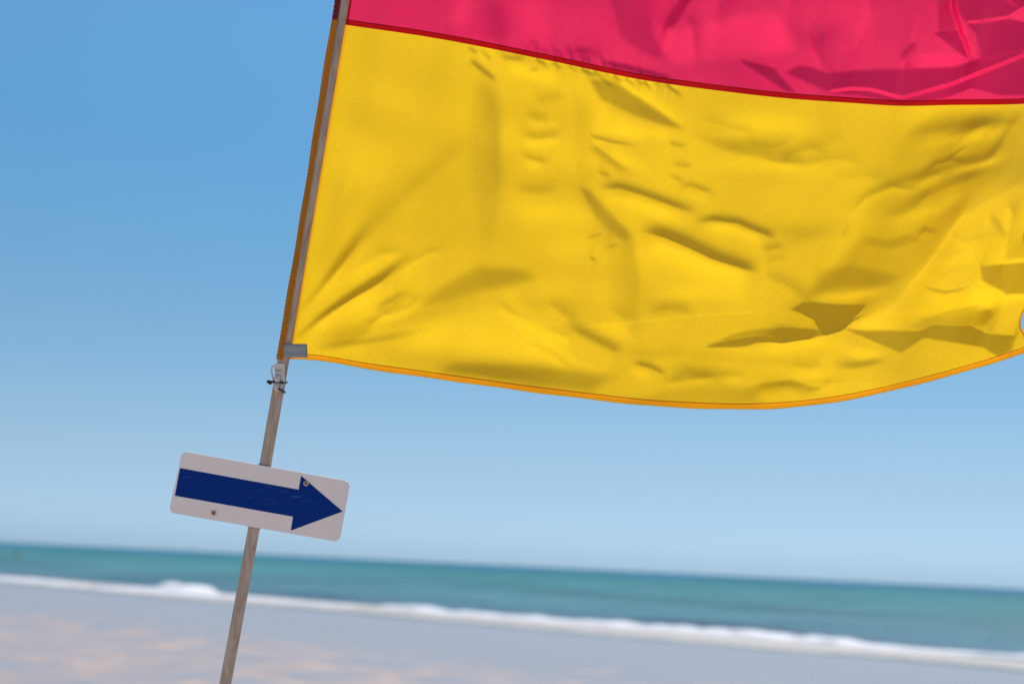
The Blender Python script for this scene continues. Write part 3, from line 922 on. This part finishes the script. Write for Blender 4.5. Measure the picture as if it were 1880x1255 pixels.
tilt([(1830, -20), (1850, 0), (1880, 20)], 0.2, 3, 5)
tilt([(1300, 60), (1380, 50), (1460, 60)], 0.08, 30, 30)
tilt([(1440, 100), (1500, 70), (1560, 20)], -0.12, 24, 24)
tilt([(1000, 60), (1080, 40), (1150, 60)], 0.07, 30, 26)

# soft random creasing
def field(seed, lx, ly, ang=0.0, n=60):
    r = np.random.default_rng(seed)
    ks = [(r.normal() / lx, r.normal() / ly, r.random() * 6.283) for _ in range(n)]

    def f(x, y):
        c, s_ = math.cos(ang), math.sin(ang)
        u, v = x * c + y * s_, -x * s_ + y * c
        o = np.zeros_like(x)
        for a, b, p in ks: o += np.cos(a * u + b * v + p)
        return o / math.sqrt(n / 2)
    return f


nz_big = field(5, 200, 70, 0.15, 24)
nz_mid = field(6, 60, 22, 0.25, 36)
nz_env = field(8, 180, 140, 0.0, 16)


def band(x, y, spec):
    """Value at x, y of a soft band along a line (see shade, tilt); returns (where, value)."""
    pts, a, wu, wd, p, t0, t1, we = spec
    A_, WU, WD = [np.broadcast_to(np.asarray(v, float), (len(pts),)) for v in (a, wu, wd)]
    pad = 3.0 * max(WU.max(), WD.max()) * max(1, we)
    lo, hi = pts.min(0) - pad, pts.max(0) + pad
    sel = (x > lo[0]) & (x < hi[0]) & (y > lo[1]) & (y < hi[1])
    xs, yy = x[sel], y[sel]
    if not len(xs): return sel, xs
    seg = np.diff(pts, axis=0); ln = np.linalg.norm(seg, axis=1); cum = np.concatenate([[0], np.cumsum(ln)]); tot = cum[-1]
    W = np.zeros_like(xs); D = np.zeros_like(xs); T = np.zeros_like(xs); dmin = np.full(xs.shape, 1e9)
    for i in range(len(seg)):
        t = seg[i] / ln[i]
        qx, qy = xs - pts[i, 0], yy - pts[i, 1]
        u = qx * t[0] + qy * t[1]
        uc = np.clip(u, 0, ln[i])
        dx, dy = qx - uc * t[0], qy - uc * t[1]
        d = np.sqrt(dx * dx + dy * dy)
        side = np.clip((qx * t[1] - qy * t[0]) / (d + 1e-6) * 3, -1, 1)          # > 0 on the left (up) side
        w = ln[i] / (d * d + 1.0) ** 1.25
        W += w; D += w * d * side; T += w * (cum[i] + uc); dmin = np.minimum(dmin, d)
    sd = D / W; tau = T / W / tot
    vt = cum / tot
    wuu = np.interp(tau, vt, WU); wdd = np.interp(tau, vt, WD); aa = np.interp(tau, vt, A_)
    up = 0.5 + 0.5 * np.clip(sd / (0.15 * (wuu + wdd)), -1, 1)
    w = (wdd + (wuu - wdd) * up) * (1 + (we - 1) * tau)
    d = dmin
    env = np.clip(tau / max(t0, 1e-3), 0, 1); env = env * env * (3 - 2 * env)
    env2 = np.clip((1 - tau) / max(t1, 1e-3), 0, 1); env2 = env2 * env2 * (3 - 2 * env2)
    # above the lip the unevenness of the lip soon evens out
    k_ = np.where(up > 0.5, np.exp(-d / 14.0), 1.0)
    aa = np.mean(A_) + (aa - np.mean(A_)) * k_ if np.ptp(A_) > 0 else aa
    w = np.where(up > 0.5, np.mean(WU) + (w - np.mean(WU)) * k_, w) if np.ptp(WU) > 0 else w
    dd = np.sqrt(d * d + 0.6) - 0.77
    return sel, aa * env * env2 * np.exp(-(dd / w) ** p)


def inside(x, y, poly):
    r = np.zeros(x.shape, bool)
    n = len(poly)
    for i in range(n):
        (x0, y0), (x1, y1) = poly[i], poly[(i + 1) % n]
        if y0 == y1: continue
        c = ((y0 > y) != (y1 > y)) & (x < (x1 - x0) * (y - y0) / (y1 - y0) + x0)
        r ^= c
    return r


# The light and dark wanted on the cloth, summed up into a relief: its slope along the direction in which the sun climbs is the wanted lean.
LX0, LY0, LS = 300.0, -1000.0, 1.5
LW, LH = 1280, 1440
gx, gy = np.meshgrid(LX0 + np.arange(LW) * LS, LY0 + np.arange(LH) * LS)
lean_map = np.zeros((LH, LW))
for spec in PAINT:
    sel, v = band(gx, gy, spec)
    lean_map[sel] += v
KX, KY = np.meshgrid(np.fft.fftfreq(LW, LS) * 2 * math.pi, np.fft.fftfreq(LH, LS) * 2 * math.pi)
by_soft = {}
for poly, v, soft in POLYS: by_soft.setdefault(soft, np.zeros((LH, LW)))[inside(gx, gy, poly)] += v
for soft, mk in by_soft.items():
    lean_map += np.real(np.fft.ifft2(np.fft.fft2(mk) * np.exp(-0.5 * (KX ** 2 + KY ** 2) * (0.55 * soft) ** 2)))
lean_map += 0.042 * nz_big(gx, gy) + 0.026 * np.clip(0.6 + 0.5 * nz_env(gx, gy), 0.1, 1.6) * nz_mid(gx, gy)
SU, SR, SF = SUN_DIR @ UP, SUN_DIR @ RIGHT, SUN_DIR @ FWD
LEAN_GAIN = 2.3 * SF
OP = 1j * (-KY * SU + KX * SR)                           # d/d(sun's climb); photo rows run downward
relief_map = np.real(np.fft.ifft2(np.fft.fft2(-lean_map * LEAN_GAIN) * np.conj(OP) / (np.abs(OP) ** 2 + (SU / 450.0) ** 2 + (0.16 * SU) ** 2 * (KX ** 2 + KY ** 2))))


def sample(m, x, y):
    u = np.clip((x - LX0) / LS, 0, LW - 1.001); v = np.clip((y - LY0) / LS, 0, LH - 1.001)
    i, j = u.astype(int), v.astype(int); fu, fv = u - i, v - j
    return (m[j, i] * (1 - fu) + m[j, i + 1] * fu) * (1 - fv) + (m[j + 1, i] * (1 - fu) + m[j + 1, i + 1] * fu) * fv


def relief(G):
    """Depth offset (px, + away from the viewer) of cloth points whose photo positions are G."""
    x, y = G[..., 0], G[..., 1]
    h = sample(relief_map, x, y)
    for spec in SHADES:
        sel, v = band(x, y, spec)
        h[sel] += v
    return h


def flag_points(G, s, lift=0.0):
    """World points of cloth laid out at photo positions G; s runs from hoist to fly."""
    h = relief(G)
    ramp_in = np.clip(s * 1317 / 90.0, 0, 1); ramp_in = ramp_in * ramp_in * (3 - 2 * ramp_in)
    belly = 10 * np.sin(np.clip(s, 0, 1) * math.pi * 1.0) * 1.0
    depth = DP + POLE_R * 0.95 + 0.30 * s ** 1.2 + MPP * (h * (0.12 + 0.88 * ramp_in) + belly) + lift
    return unproject(G[..., 0], G[..., 1], depth)


flag_root = unproject(pole_x(655), 655, DP)
flag = empty('flag', flag_root, 'large red over yellow beach safety flag blowing right from the pole', 'flag')
C0 = 7                                          # the first columns belong to the heading


def uv_of(G):
    return np.stack([G[..., 0] * MPP, -G[..., 1] * MPP], -1)


def panel(name, G, mat, c0=0, lift=0.0):
    s = np.repeat(S[None, c0:], G.shape[0], 0)
    Gc = G[:, c0:]
    return grid_mesh(name, flag_points(Gc, s, lift), mat, flag, uv=uv_of(Gc), flip=True)


panel('yellow_panel', G_y, m_yellow, C0)
G_red = np.concatenate([G_rv, G_ro[1:]], 0)
panel('red_panel', G_red, m_red, C0)
seam = panel('seam', G_s, m_seam, 0, -0.0012)
hem = panel('bottom_hem', G_h, m_hem, 0, -0.0012)


def thread(name, G, s, mat, parent, lift=-0.0022, rad=0.0006, stitch=None):
    P = flag_points(G[None], s[None], lift)[0]
    bm_ = bmesh.new()
    if stitch is None:
        tube(bm_, P[::3], rad, 5)
    else:
        for i in range(0, len(P) - stitch, stitch):
            tube(bm_, P[i:i + max(2, int(stitch * 0.75))], rad, 4)
    return bm_object(name, bm_, mat, parent, True)


# rows of stitching along the hem
def dense(G0, n=2600):
    q = np.linspace(0, 1, n)
    return np.stack([np.interp(q, S, G0[:, 0]), np.interp(q, S, G0[:, 1])], -1), q


for tt, mt in ((0.10, m_stitch_y), (0.66, m_stitch_y)):
    Gt, q = dense(hem_top * (1 - tt) + hem_bot * tt)
    thread('stitching', Gt, q, mt, hem, stitch=6)
for tt in (0.2, 0.8):
    Gt, q = dense(seam_top * (1 - tt) + seam_bot * tt)
    thread('stitching', Gt, q, m_thread_r, seam, stitch=6)
Gt, q = dense(hem_bot)
thread('edge_binding', Gt, q, m_stitch_hi, hem, lift=-0.0012, rad=0.0012)

# the heading: wraps round the back and the left of the pole and ends in front of it
PD = unproject(pole_x(0), 0, DP) - unproject(pole_x(655), 655, DP); PD = PD / np.linalg.norm(PD)
E1 = np.cross(FWD, PD); E1 = E1 / np.linalg.norm(E1)
if E1 @ RIGHT < 0: E1 = -E1
E2 = FWD


def heading(name, y0, y1, mat, Gp, n):
    yv = np.linspace(y0, y1, n)
    th = np.radians(np.linspace(252, 62, 30))
    c = unproject(pole_x(yv), yv, DP)
    k = np.clip((yv + 600) / 1260.0, 0, 1)               # 1 at the lower corner
    loose = np.interp(yv, [-600, 0, 200, 600, 660], [0.004, 0.0042, 0.0036, 0.0012, 0.0008])
    P = []
    for j, t in enumerate(th):
        end = np.interp(yv, [-600, 0, 660], [-8, -2, 14]) * (j < 8) * (8 - j) / 8.0
        tt_ = t + np.radians(end)
        lefty = np.clip(-np.cos(tt_), 0, 1)
        rr = POLE_R + 0.0011 + loose * lefty ** 1.5 + 0.0005 * np.sin(yv * 0.045 + j * 0.3) + 0.0007 * np.sin(yv * 0.013)
        P.append(c + (np.cos(tt_) * rr)[:, None] * E1 + (np.sin(tt_) * rr)[:, None] * E2)
    W = np.stack(P, 1)
    # then over to the cloth
    idx = np.clip(np.linspace(0, Gp.shape[0] - 1, n).round().astype(int), 0, Gp.shape[0] - 1)
    Gc = Gp[idx][:, :C0 + 1]
    Q = flag_points(Gc, np.repeat(S[None, :C0 + 1], n, 0))
    Q = Q[:, 3:]
    bl = np.linspace(0, 1, 7)[1:-1]
    B_ = W[:, -1:, :] * (1 - bl)[None, :, None] + Q[:, :1, :] * bl[None, :, None]
    F = np.concatenate([W, B_, Q], 1)
    uvp = np.stack([np.repeat(np.arange(F.shape[1])[None] * 0.0018, n, 0), np.repeat(-yv[:, None] * MPP, F.shape[1], 1)], -1)
    o = grid_mesh(name, F, mat, flag, uv=uvp, flip=True)
    # a raised double edge where the tape ends
    bm_ = bmesh.new(); tube(bm_, W[:, 0], 0.0011, 6)
    bm_object('edge_binding', bm_, mat, o, True)
    for col_ in (3, 8):
        bm_ = bmesh.new()
        Wc = c + (W[:, col_] - c) * 1.035
        for i in range(0, n - 3, 3): tube(bm_, Wc[i:i + 3], 0.0005, 4)
        bm_object('stitching', bm_, m_stitch_y if mat is m_head_y else m_seam, o, True)
    return o


h_y = heading('heading_band', 40, 661, m_head_y, np.concatenate([G_y, G_h[1:]], 0), 260)
h_r = heading('heading_band', -600, 39.4, m_head_r, np.concatenate([G_s[::-1], G_red[1:]], 0)[::-1], 220)
tag(h_y, 'orange looking doubled edge of the yellow half wrapped round the pole')
tag(h_r, 'dark red doubled edge of the red half wrapped round the pole')

# the fly hem
GF = np.concatenate([G_red[::-1], G_s[1:], G_y[1:], G_h[1:]], 0)
F0 = GF[:, -4:]
fl = flag_points(F0, np.repeat(S[None, -4:], F0.shape[0], 0), -0.0014)
nr = G_red.shape[0] + 4
grid_mesh('fly_hem', fl[nr - 1:], m_fly, flag, uv=uv_of(F0[nr - 1:]), flip=True)
grid_mesh('fly_hem', fl[:nr], m_seam, flag, uv=uv_of(F0[:nr]), flip=True)

# the maker's tag, seen from its back, so its print reads mirrored
D_TAG = DP - POLE_R - 0.004
q_tag = [(521.5, 631), (563.5, 631), (565.3, 656.3), (520.3, 656)]
tl, tr_, br, bl_ = [np.array(p, float) for p in q_tag]
n = 14
U, V = np.meshgrid(np.linspace(0, 1, n), np.linspace(0, 1, 8))
TG = (tl * (1 - U)[..., None] + tr_ * U[..., None]) * (1 - V)[..., None] + (bl_ * (1 - U)[..., None] + br * U[..., None]) * V[..., None]
dep = D_TAG + 0.010 * np.clip((U - 0.45) / 0.55, 0, 1) ** 1.3 + 0.0006 * np.sin(U * 9)
front = unproject(TG[..., 0], TG[..., 1], dep)
mt_ = grid_mesh('maker_tag', front, m_tag, flag, uv=np.stack([U, V], -1), flip=True)
sol = mt_.modifiers.new('thickness', 'SOLIDIFY'); sol.thickness = 0.0006; sol.offset = 0


def tag_text(body, px, py, size_px, width_px, mat, name='lettering'):
    cu = bpy.data.curves.new('letters', 'FONT')
    cu.body = body; cu.size = 1.0; cu.align_x = 'CENTER'; cu.align_y = 'CENTER'
    tmp = bpy.data.objects.new('tmp', cu); COL.objects.link(tmp)
    dg = bpy.context.evaluated_depsgraph_get()
    me = bpy.data.meshes.new_from_object(tmp.evaluated_get(dg))
    bpy.data.objects.remove(tmp); bpy.data.curves.remove(cu)
    co = np.array([v.co[:] for v in me.vertices])
    w = co[:, 0].max() - co[:, 0].min(); hgt = co[:, 1].max() - co[:, 1].min()
    cx = (co[:, 0].max() + co[:, 0].min()) / 2; cy = (co[:, 1].max() + co[:, 1].min()) / 2
    X = px - (co[:, 0] - cx) / w * width_px                  # mirrored
    Y = py - (co[:, 1] - cy) / hgt * size_px
    u = np.clip((X - 521) / 43.0, 0, 1)
    d = D_TAG + 0.010 * np.clip((u - 0.45) / 0.55, 0, 1) ** 1.3 + 0.0006 * np.sin(u * 9) - 0.0009
    W = unproject(X, Y, d) - world_loc(mt_)
    me.vertices.foreach_set('co', W.astype(np.float32).ravel())
    me.materials.clear()
    return link_mesh(name, me, mat, mt_, False)


m_faint = simple_mat('faint print', (0.30, 0.32, 0.34), 0.8)
tag_text('DOUBLET', 543.5, 640.6, 7.6, 33.5, m_tagtext)
for (x0, x1, yy) in ((529, 560, 647.0), (535, 552, 651.6)):
    bm = bmesh.new()
    for x in np.arange(x0, x1, 2.6):
        u = np.clip((x - 521) / 43.0, 0, 1)
        d = float(D_TAG + 0.010 * np.clip((u - 0.45) / 0.55, 0, 1) ** 1.3 - 0.0008)
        slab(bm, [(x, yy), (x + 1.7, yy), (x + 1.7, yy + 0.9), (x, yy + 0.9)], d, 0.0002)
    bm_object('fine_print', bm, m_faint, mt_)


# ------------------------------------------------------------------ the clip below the flag
def at_pole(y, along_r=0.0, ang=0.0, rr=POLE_R):
    """A point on the pole at photo row y: ang 0 faces the camera, + to the right."""
    c = unproject(pole_x(y), y, DP)
    return c + E1 * (math.sin(ang) * rr) - E2 * (math.cos(ang) * rr)


clip_loc = at_pole(695)
clip = empty('flag_clip', clip_loc, 'pale plastic clip lashed to the pole just below the flag', 'clip')
DC = DP - POLE_R - 0.0045
bm = bmesh.new()
slab(bm, rounded([(503, 667), (522.5, 667), (521.5, 704), (516, 717), (505, 717.5), (499.5, 703), (504.5, 694)], 4, 4), DC, 0.006, 0.0008)
bm_object('clip_plate', bm, m_clip, clip)
bm = bmesh.new()
pp = [(505, 672.5), (499.5, 672), (498, 678), (499, 687), (502.5, 697), (504.5, 703)]
tube(bm, [unproject(x, y, DC + 0.002) for x, y in pp], 0.0021, 8)
bm_object('hook', bm, m_clip, clip, True)
bm = bmesh.new()
slab(bm, [(503.5, 677.5), (518, 678.3), (518, 680), (512, 682), (506, 681)], DC - 0.0004, 0.0008)
bm_object('slot', bm, m_bolt, clip)
bm = bmesh.new()
tube(bm, [unproject(x, y, DC - 0.003) for x, y in ((509, 688), (509.5, 692), (509.3, 698), (509, 702))], [0.0035, 0.0062, 0.0064, 0.0050], 14)
bm_object('toggle', bm, m_clip, clip, True)
bm = bmesh.new()
c0 = unproject(510.5, 704.5, DC - 0.009)
tube(bm, [c0, c0 + FWD * 0.002, c0 + FWD * 0.012], [0.0042, 0.0058, 0.0058], 18)
bm_object('bolt_head', bm, m_bolt, clip, True)
# black lashing
tie = empty('cable_tie', at_pole(702), 'black tie wound round the pole over the pale clip', 'cable tie')


def ring(y0, tilt, rr, rad, a0=-math.pi, a1=math.pi, n=40):
    P = []
    for k in range(n + 1):
        a = a0 + (a1 - a0) * k / n
        y = y0 + tilt * math.sin(a)
        r_ = rr + 0.0085 * max(0, math.cos(a)) ** 2
        P.append(at_pole(y, 0, a, r_))
    b = bmesh.new(); tube(b, P, rad, 8)
    return b


bm_object('loop', ring(701.0, -1.6, POLE_R + 0.0022, 0.0026), m_black, tie, True)
bm_object('loop', ring(711, 7.0, POLE_R + 0.0022, 0.0022, 0.1, 2.6), m_black, tie, True)
bm = bmesh.new()
tube(bm, [unproject(x, y, DP - 0.010) for x, y in ((500, 700.5), (494, 700), (490, 701.3))], [0.0030, 0.0040, 0.0026], 8)
bm_object('knot', bm, m_black, tie, True)
bm = bmesh.new()
tube(bm, [unproject(x, y, DP - 0.012) for x, y in ((499, 701.5), (496, 704), (493.5, 704.5))], [0.0022, 0.0026, 0.0014], 8)
bm_object('tail', bm, m_black, tie, True)


# ------------------------------------------------------------------ the arrow sign
def sign_mat(name, color, scratch=None, rough=0.35, spec=0.4):
    m, nd, lk = new_mat(name)
    out = N(nd, 'ShaderNodeOutputMaterial')
    p = N(nd, 'ShaderNodeBsdfPrincipled', Roughness=rough)
    p.inputs['Specular IOR Level'].default_value = spec
    tc = N(nd, 'ShaderNodeTexCoord')
    n1 = N(nd, 'ShaderNodeTexNoise', Scale=14.0, Detail=6.0, Roughness=0.7)
    lk.new(tc.outputs['Object'], n1.inputs['Vector'])
    r1 = ramp(nd, [(0.3, tuple(c * 0.93 for c in color)), (0.65, color)])
    lk.new(n1.outputs['Fac'], r1.inputs[0])
    col = r1.outputs[0]
    if scratch:
        tot = None
        for k, (rot, sc, thr) in enumerate(((0.62, (14, 230, 230), 0.69), (0.15, (20, 300, 300), 0.70), (1.35, (16, 260, 260), 0.72))):
            mp = N(nd, 'ShaderNodeMapping'); mp.inputs['Rotation'].default_value = (0, rot, 0); mp.inputs['Scale'].default_value = sc
            mp.inputs['Location'].default_value = (k * 3.7, 0, k)
            nn = N(nd, 'ShaderNodeTexNoise', Scale=1.0, Detail=2.0)
            lk.new(tc.outputs['Object'], mp.inputs[0]); lk.new(mp.outputs[0], nn.inputs['Vector'])
            rr = ramp(nd, [(thr, 0.0), (thr + 0.06, 0.42)])
            lk.new(nn.outputs['Fac'], rr.inputs[0])
            if tot is None: tot = rr.outputs[0]
            else:
                ad = N(nd, 'ShaderNodeMath', operation='MAXIMUM'); lk.new(tot, ad.inputs[0]); lk.new(rr.outputs[0], ad.inputs[1]); tot = ad.outputs[0]
        col = mixc(nd, lk, tot, col, scratch)
    lk.new(col, p.inputs['Base Color'])
    lk.new(p.outputs[0], out.inputs['Surface'])
    return m


m_white = sign_mat('off white sign plate', (0.77, 0.68, 0.675))
m_blue = sign_mat('blue vinyl arrow', (0.0, 0.028, 0.205), (0.10, 0.20, 0.38), 0.45, 0.06)
D_SG = DP - POLE_R - 0.006
q_sign = [(334.5, 827.5), (643.5, 883.5), (623, 994.5), (309.5, 940)]
sg_loc = unproject(476.5, 911.5, D_SG)
sg = empty('arrow_sign', sg_loc, 'small white sign with a blue arrow pointing right, fixed across the pole', 'sign')
bm = bmesh.new(); slab(bm, rounded(q_sign, 12, 8), D_SG, 0.003, 0.0006)
bm_object('sign_plate', bm, m_white, sg)
arrow = [(330.4, 858.7), (548, 898.3), (553, 873), (629, 938.3), (533.8, 973.4), (538, 947.9), (320.9, 909.4)]
bm = bmesh.new(); slab(bm, arrow, D_SG - 0.0005, 0.0003)
bm_object('arrow', bm, m_blue, sg)
for (x, y) in ((561.8, 886.8), (392.3, 941.2)):
    c = unproject(x, y, D_SG)
    bm = bmesh.new()
    tube(bm, [c - FWD * 0.0022, c - FWD * 0.0016, c + FWD * 0.001], [0.0042, 0.0058, 0.0061], 20)
    sc_ = bm_object('rivet', bm, m_brass, sg, True)
    bm = bmesh.new()
    tube(bm, [c - FWD * 0.0027, c - FWD * 0.0012], [0.0026, 0.0026], 14)
    bm_object('rivet_hole', bm, m_dark, sc_, True)
# clamps that hold the plate to the pole: one shows above the plate, one below it
for y in (857, 964):
    bm = bmesh.new()
    P = []
    for k in range(21):
        a = -1.9 + 3.8 * k / 20
        P.append(at_pole(y, 0, math.pi + a * 1.55, POLE_R + 0.0012))
    lo = [bm.verts.new(p - PD * 0.006) for p in P]; hi = [bm.verts.new(p + PD * 0.006) for p in P]
    for k in range(20): bm.faces.new((lo[k], lo[k + 1], hi[k + 1], hi[k]))
    o = bm_object('clamp', bm, m_bolt, sg, True)
    so = o.modifiers.new('thickness', 'SOLIDIFY'); so.thickness = 0.0012
# burr on the upper edge: a bright bead added to catch the sun
bm = bmesh.new()
c = unproject(585.5, 873.6, D_SG + 0.0012)
bmesh.ops.create_icosphere(bm, subdivisions=2, radius=0.0022, matrix=Matrix.Translation(Vector(c)))
bm_object('glint_burr', bm, simple_mat('bright glint bead', (0.8, 0.8, 0.8), 0.2, metal=1.0), sg, True)
